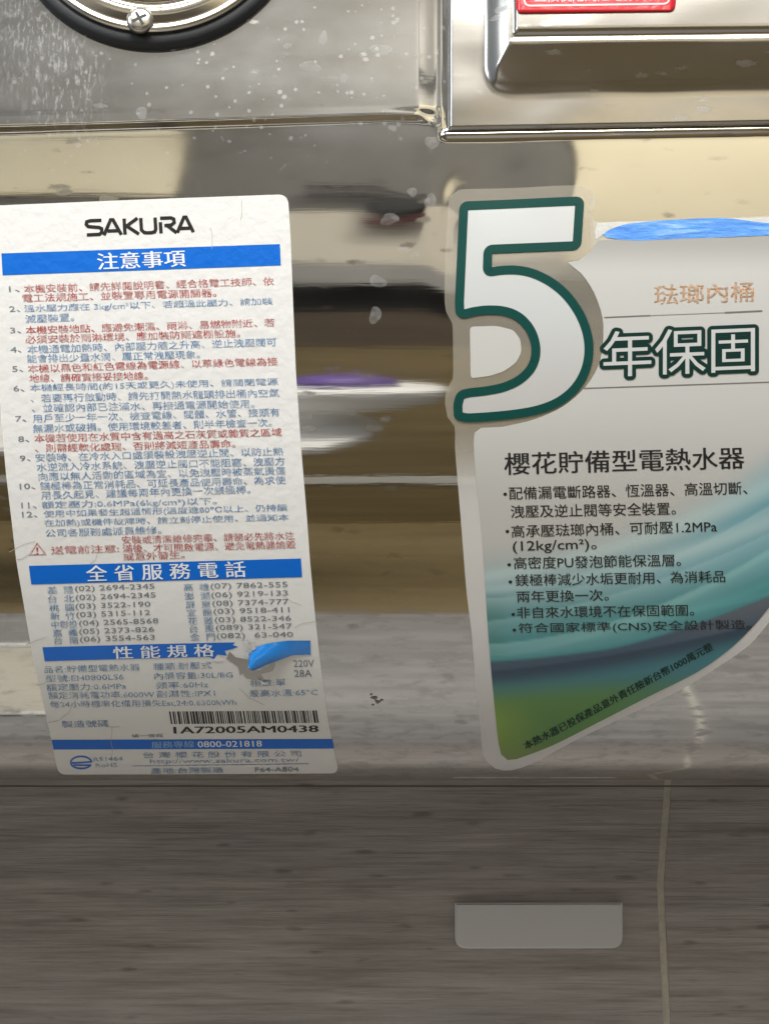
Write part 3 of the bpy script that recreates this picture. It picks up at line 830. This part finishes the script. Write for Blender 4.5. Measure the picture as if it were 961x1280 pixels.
# ================================================================== WARRANTY LABEL (right)
OUT = [(562, 246), (573, 237), (640, 234.8), (722, 232), (737, 237.5), (743.5, 249), (742.5, 276.8), (846.6, 274.8), (961, 270), (1040, 266), (1052, 300), (1052, 560), (1030, 680), (995, 738),
       (961, 777), (935.5, 806), (893.8, 835), (855, 859), (810, 881), (727, 920.6), (664, 954), (639, 962), (619, 960), (604, 944), (600, 905), (595.5, 864), (589, 789), (583, 740), (575, 640), (568.5, 560),
       (568, 533), (559, 521), (556, 505), (558, 487), (565.5, 474), (566, 440), (565, 404), (557.5, 390), (555.5, 372), (556, 330), (558, 290)]
def smooth_poly(pts):
    out = []; N = len(pts)
    for i in range(N):
        p0, p1, p2, p3 = (Vector(pts[(i+k-1) % N]) for k in range(4))
        m = max(1, int((p2-p1).length/9))
        for k in range(m):
            t = k/m
            # centripetal-ish, clamped tangents keep long straight sides straight
            a = (p2-p0)*.5; b = (p3-p1)*.5; Lg = (p2-p1).length
            a = a.normalized()*min(a.length, Lg*.9); b = b.normalized()*min(b.length, Lg*.9)
            out.append(tuple(p1*(2*t**3-3*t*t+1)+a*(t**3-2*t*t+t)+p2*(-2*t**3+3*t*t)+b*(t**3-t*t)))
    return out
def mixc(a, b, t): return tuple(a[i]*(1-t)+b[i]*t for i in range(3))
def film_col(px, py):
    lo = sstep(520, 640, py); band = sstep(560, 900, py)
    a = .22+.36*lo+.16*band
    if 742 < px and py < 310: a = .62
    return (*mixc((.74, .69, .58), (.82, .81, .79), lo), a)
Wl = poly('warranty_label', smooth_poly(OUT), .00024, M_FILM, H, 6, .0002, surf, 10, film_col)
Wl['label'] = "clear edged foil warranty label with a large green outlined 5"
Q1, Q2, Q3, Q4 = .00034, .00044, .00054, .00064

def panel_col(px, py):
    x = (px-600)/361.0; xx = max(0, x)
    c = mixc((.40, .40, .39), (.60, .60, .585), sstep(298, 345, py))  # foil shading painted into the silver, darker at the top
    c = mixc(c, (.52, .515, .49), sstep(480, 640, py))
    # misty blue entering from the right
    c1 = 708-38*xx-92*xx**3
    s = py-c1
    c = mixc(c, (.17, .40, .47), sstep(-35, 50, s)*(.75+.2*xx))
    c = mixc(c, (.10, .30, .38), sstep(10, 70, py-(640-70*(px-850)/111))*sstep(820, 961, px)*.6)
    # pale strands
    for (y0, k1, k2, wd, al) in ((738, 24, 62, 6, .40), (722, 52, 62, 8, .40)):
        yy = y0-k1*xx-k2*xx*xx; c = mixc(c, (.62, .78, .76), al*math.exp(-((py-yy)/(wd*(1+xx)))**2))
    # teal body
    yt = 738-20*xx-30*xx*xx; c = mixc(c, (.0, .20, .215), sstep(-10, 46, py-yt)*(1-.3*xx)*.95)
    for (y0, k1, k2, wd, al, cc) in ((790, 8, 40, 5, .35, (.16, .50, .48)), (812, 22, 60, 6, .5, (.10, .42, .44)), (822, 40, 90, 4, .4, (.35, .62, .62))):
        yy = y0-k1*xx-k2*xx*xx; c = mixc(c, cc, al*.7*(.4+.6*min(1, xx*1.5))*math.exp(-((py-yy)/wd)**2))
    c = mixc(c, (.005, .13, .09), .55*sstep(645, 610, px)*sstep(730, 775, py)*sstep(835, 810, py))
    for (y0, k1, k2, fall, al, cc) in ((806, 16, 104, 26, .55, (.30, .60, .60)), (778, 46, 66, 20, .35, (.42, .68, .70)), (748, 8, 108, 24, .35, (.55, .72, .73)), (820, 2, 66, 12, .45, (.03, .30, .30))):
        yy = y0-k1*xx-k2*xx*xx; d_ = py-yy
        if d_ > -1.5: c = mixc(c, cc, al*sstep(-1.5, 1.5, d_)*math.exp(-max(0, d_)/fall))
    # navy sweep with a sharp upper edge
    yn = 827-8*xx-46*xx**1.6-60*max(0, xx-.45)**1.3
    t = sstep(-2.5, 3, py-yn)
    c = mixc(c, (.050, .075, .125), t*.92)
    c = mixc(c, (.16, .17, .20), t*sstep(.55, 1, x)*sstep(40, 0, py-yn)*.7)  # grey reflected glow painted onto the right of the navy
    # second sheet: dark to teal to olive
    y2 = 839-12*xx-50*xx**1.5
    t = sstep(-1.5, 2.5, py-y2)
    c = mixc(c, (.020, .050, .085), t*.85)
    c = mixc(c, (.05, .21, .25), sstep(4, 30, py-y2))
    g_ = sstep(850, 885, py-(-26*xx))
    c = mixc(c, (.10, .25, .055), g_*(1-.5*sstep(.35, .8, x)))
    c = mixc(c, (.24, .38, .05), sstep(862, 905, py)*sstep(.25, 0, x))
    c = mixc(c, (.15, .21, .04), sstep(915, 955, py)*.7)
    return (*c, 1)
PAN = [(746, 301), (850, 298.5), (961, 296), (1040, 293), (1040, 560), (1018, 660), (985, 728), (961, 758), (943.8, 779), (914.6, 808), (873, 838), (810, 870), (747.7, 902), (690, 931), (645, 948), (634, 949), (626, 942), (622.6, 927), (616, 864), (610, 793), (601.7, 665), (593, 541),
       (628, 533.5), (668, 524), (703, 508), (731, 484), (747, 458), (753, 430), (752.5, 397), (742, 366), (726, 342), (709, 328), (722, 326), (735, 318), (741, 310)]
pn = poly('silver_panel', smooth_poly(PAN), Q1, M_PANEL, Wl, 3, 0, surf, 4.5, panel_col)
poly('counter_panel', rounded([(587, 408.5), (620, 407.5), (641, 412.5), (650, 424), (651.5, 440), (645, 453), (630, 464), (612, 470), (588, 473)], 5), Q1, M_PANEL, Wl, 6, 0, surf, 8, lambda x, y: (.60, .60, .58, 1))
# the big numeral
C5 = [(579.5, 257.5), (724, 251.8), (720.5, 307.5), (609.5, 312), (608.5, 341),
      (625, 338.2), (645, 337.5), (664, 341), (684, 350), (703, 364), (718, 382), (729, 402), (735.5, 425), (735.5, 448), (729, 470), (716, 489), (697, 503.5), (672, 513), (642, 518), (610, 521), (583, 522.5), (572.5, 520),
      (572, 506), (575, 494), (585, 491), (606, 489), (630, 484.5), (650, 475), (664, 461), (670, 444), (668.5, 425), (660, 407), (646, 394), (628, 388), (606, 387.5), (590, 390), (579, 393), (574.5, 389.5), (574, 378)]
c5r = rounded(C5, [6, 5, 6, 7, 7]+[14]*16+[3, 2, 5]+[12]*11+[2, 4, 3], 5)
def five_col(px, py):
    c = (.68, .705, .715)
    k = sstep(600, 626, px)*sstep(725, 690, px)*sstep(305, 270, py)*.0
    return (*mixc(c, (.60, .60, .59), sstep(380, 520, py)), 1)
poly('numeral_fill', c5r, Q2, M_FIVE, Wl, 6, 0, surf, 10, five_col)
strokes('numeral_outline', [c5r], 11.2, Q3, M_GREEN, Wl, True, 5)
# halo film around the numeral is slightly thicker
text("年保固", 753.5, 443.2, 942.5, 435.5, 57, M_DGREEN, Wl, Q2, .078, .0, 'numeral_lettering')
text("年保固", 753.5, 443.2, 942.5, 435.5, 57, M_WHITEGLOSS, Wl, Q2+.00018, 0, .0, 'numeral_lettering')
strokes('rule_line', [[(754.6, 397), (800, 395), (812, 394.5)]], 1.4, Q2, M_LINE, Wl)
strokes('rule_line', [[(812, 394.6), (905, 391)]], .6, Q2, M_LINE, Wl)
strokes('rule_line', [[(905, 391), (951.7, 388.8)]], 1.9, Q2, M_LINE, Wl)
strokes('rule_line', [[(729, 485.4), (845, 481.5), (961, 477.6), (1038, 475)]], 1.2, Q2, M_LINE, Wl)
text("琺瑯內桶", 817, 369, 941, 364.5, 25, M_COPPER, Wl, Q2, .010, 0)
text("櫻花貯備型電熱水器", 630, 579.8, 929, 571.8, 27.5, M_INK, Wl, Q2, .012, .03)
body = [("配備漏電斷路器、恆溫器、高溫切斷、", 636, 616.5, 933, 609.6, 16), ("洩壓及逆止閥等安全裝置。", 638, 639.3, 843.7, 635.2, 16), ("高承壓琺瑯內桶、可耐壓1.2MPa", 638.8, 664, 895, 657.2, 15.6),
        ("(12kg/cm²)。", 640.5, 684.3, 745, 681, 16), ("高密度PU發泡節能保溫層。", 641.8, 703.6, 850, 699.6, 15.4), ("鎂極棒減少水垢更耐用、為消耗品", 643.8, 725, 905.4, 720, 15),
        ("兩年更換一次。", 645.5, 745.6, 760, 743.2, 14.6), ("非自來水環境不在保固範圍。", 645.8, 765.4, 866.6, 762, 14.4), ("符合國家標準(CNS)安全設計製造。", 647.8, 785.4, 938, 780.6, 14)]
for b_, *q in body: text(b_, *q, M_INK, Wl, Q2, .006, .05)
def dot(x, y, r):
    poly('bullet_dot', [(x+r*math.cos(a), y+r*.9*math.sin(a)) for a in [i*math.pi/5 for i in range(10)]], Q2, M_INK, Wl, 9)
for x, y in ((631, 617.5), (633.8, 664), (636, 705.5), (637.5, 727), (641, 767.5), (642.5, 787)): dot(x, y, 2.3)
path = [(655, 932), (700, 909), (765, 874), (810, 849.5), (852, 826.5), (889, 806.5)]
def on_path(u, q):
    Ls = [0]
    for a, b in zip(path, path[1:]): Ls.append(Ls[-1]+math.dist(a, b))
    d = u*Ls[-1]
    for i in range(len(path)-1):
        if d <= Ls[i+1] or i == len(path)-2:
            t = (d-Ls[i])/(Ls[i+1]-Ls[i]); a, b = path[i], path[i+1]
            dx, dy = (b[0]-a[0])/(Ls[i+1]-Ls[i]), (b[1]-a[1])/(Ls[i+1]-Ls[i])
            return a[0]+(b[0]-a[0])*t+q*11*dy*.9, a[1]+(b[1]-a[1])*t-q*11*dx
text("本熱水器已投保產品意外責任險新台幣1000萬元整", 0, 0, 1, 0, 10, M_DGREEN, Wl, Q2, .028, 0, 'curved_line', None, on_path)
# blue foil strip under the top edge, sky-blue reflection put into its colour
def bluefoil():
    s = NT('blue_reflecting_foil'); n = s.noise(s.mapping((70, 70, 500)), 1, 4, .6); n2 = s.noise(s.mapping((240, 240, 700)), 1, 3, .6)
    c = s.ramp(n, ((.30, (.05, .22, .74)), (.55, (.11, .35, .84)), (.78, (.40, .62, .90))))
    s.set(Base_Color=c, Roughness=.25, Coat_Weight=.6, Normal=s.bump(s.math('ADD', n, n2), .5, .0006)); return s.m
M_BLUEFOIL = bluefoil()
bf = poly('blue_foil_strip', smooth_poly([(752, 293.5), (762, 287), (780, 281), (806, 277.5), (850, 274.5), (905, 273), (961, 279), (1040, 277), (1040, 292), (961, 294.5), (900, 297), (850, 298.6), (800, 301), (775, 300), (758, 297.5)]), Q1+.00003, M_BLUEFOIL, Wl, 3, 0, surf, 8)
M_FROST = plain('frosted_film', (.66, .66, .63), .3, .1, coat=.4, bump=.0003, bscale=300)
poly('frosted_edge', smooth_poly([(746, 279), (850, 276), (961, 271.5), (1040, 268), (1040, 277), (961, 279), (905, 273.8), (850, 275.2), (806, 278.3), (780, 281.8), (762, 288), (750, 296), (744, 299.5), (743, 290)]), Q1+.00002, M_FROST, Wl, 3, 0, surf, 8)

flush_text()

# ---- dried drops and debris on the steel
M_DROP = NT('dried_drop'); n = M_DROP.noise(M_DROP.mapping((500, 500, 500)), 1, 3, .6)
M_DROP.set(Base_Color=(.60, .61, .60), Roughness=.3, Alpha=M_DROP.ramp(n, ((.3, .04), (.7, .24)))); M_DROP = M_DROP.m
rd = random.Random(3)
def drop(x, y, rx, ry, h=.00012):
    pts = []
    ph = rd.uniform(0, 6)
    for i in range(18):
        a = i/18*2*math.pi; k = 1+.16*math.sin(2*a+ph)+.10*math.sin(3*a+ph*2)
        pts.append((x+rx*k*math.cos(a), y+ry*k*math.sin(a)))
    V = [surf(x, y, h)]
    for f, hh_ in ((.45, h*.95), (.8, h*.8), (1.0, .00005)):
        V += [surf(x+(p[0]-x)*f, y+(p[1]-y)*f, hh_) for p in pts]
    Fc = [(0, 1+(i+1) % 18, 1+i) for i in range(18)]
    for r in range(2):
        Fc += [(1+r*18+i, 1+r*18+(i+1) % 18, 1+(r+1)*18+(i+1) % 18, 1+(r+1)*18+i) for i in range(18)]
    from_data('dried_drop', V, Fc, M_DROP, H)
for q in ((476, 65, 12, 8), (538, 251, 7, 9), (534, 252, 4, 5), (487, 274, 12, 7), (469, 394, 8, 10), (472, 352, 10, 8), (453, 72, 4, 4), (178, 143, 8, 7), (540, 178, 8, 9), (505, 312, 7, 4), (388, 85, 14, 6), (404, 50, 5, 9), (515, 240, 7, 5), (520, 318, 6, 4), (360, 60, 6, 3), (430, 100, 4, 7)):
    drop(*q)
M_DEB = plain('dirt_fleck', (.20, .175, .14), .8)
for fx, fy, fr in ((468, 872, 3.2), (472, 877, 2.6), (477, 875, 1.6), (464, 868, 1.4), (466, 881, 1.2)):
    poly('dirt_fleck', [(fx+fr*1.3*(1+.35*math.sin(k*2.3+fx))*math.cos(k*.628), fy+fr*.7*(1+.35*math.sin(k*1.7+fy))*math.sin(k*.628)) for k in range(10)], .0002, M_DEB, H, 2)

# ---- pale plastic plate on the tiles
pl = [wall_hit(x, y) for x, y in rounded([(568, 1128), (776.5, 1127.5), (776.5, 1184.5), (568, 1185)], [2, 2, 15, 15], 6)]
bm = bmesh.new(); yf = WALL_Y-.004
f = bm.faces.new([bm.verts.new((p.x, yf, p.z)) for p in pl])
r = bmesh.ops.extrude_face_region(bm, geom=[f]); bmesh.ops.translate(bm, verts=[v for v in r['geom'] if isinstance(v, bmesh.types.BMVert)], vec=(0, .0038, 0))
bmesh.ops.recalc_face_normals(bm, faces=bm.faces[:])
bmesh.ops.bevel(bm, geom=[e for e in bm.edges if all(abs(v.co.y-yf) < 1e-6 for v in e.verts)], offset=.0008, segments=3, affect='EDGES')
o = from_bm('wall_plate', bm, M_PLATE, None, False); tag(o, "pale grey plate with rounded lower corners on the wood grain tiles below the heater", "plate")
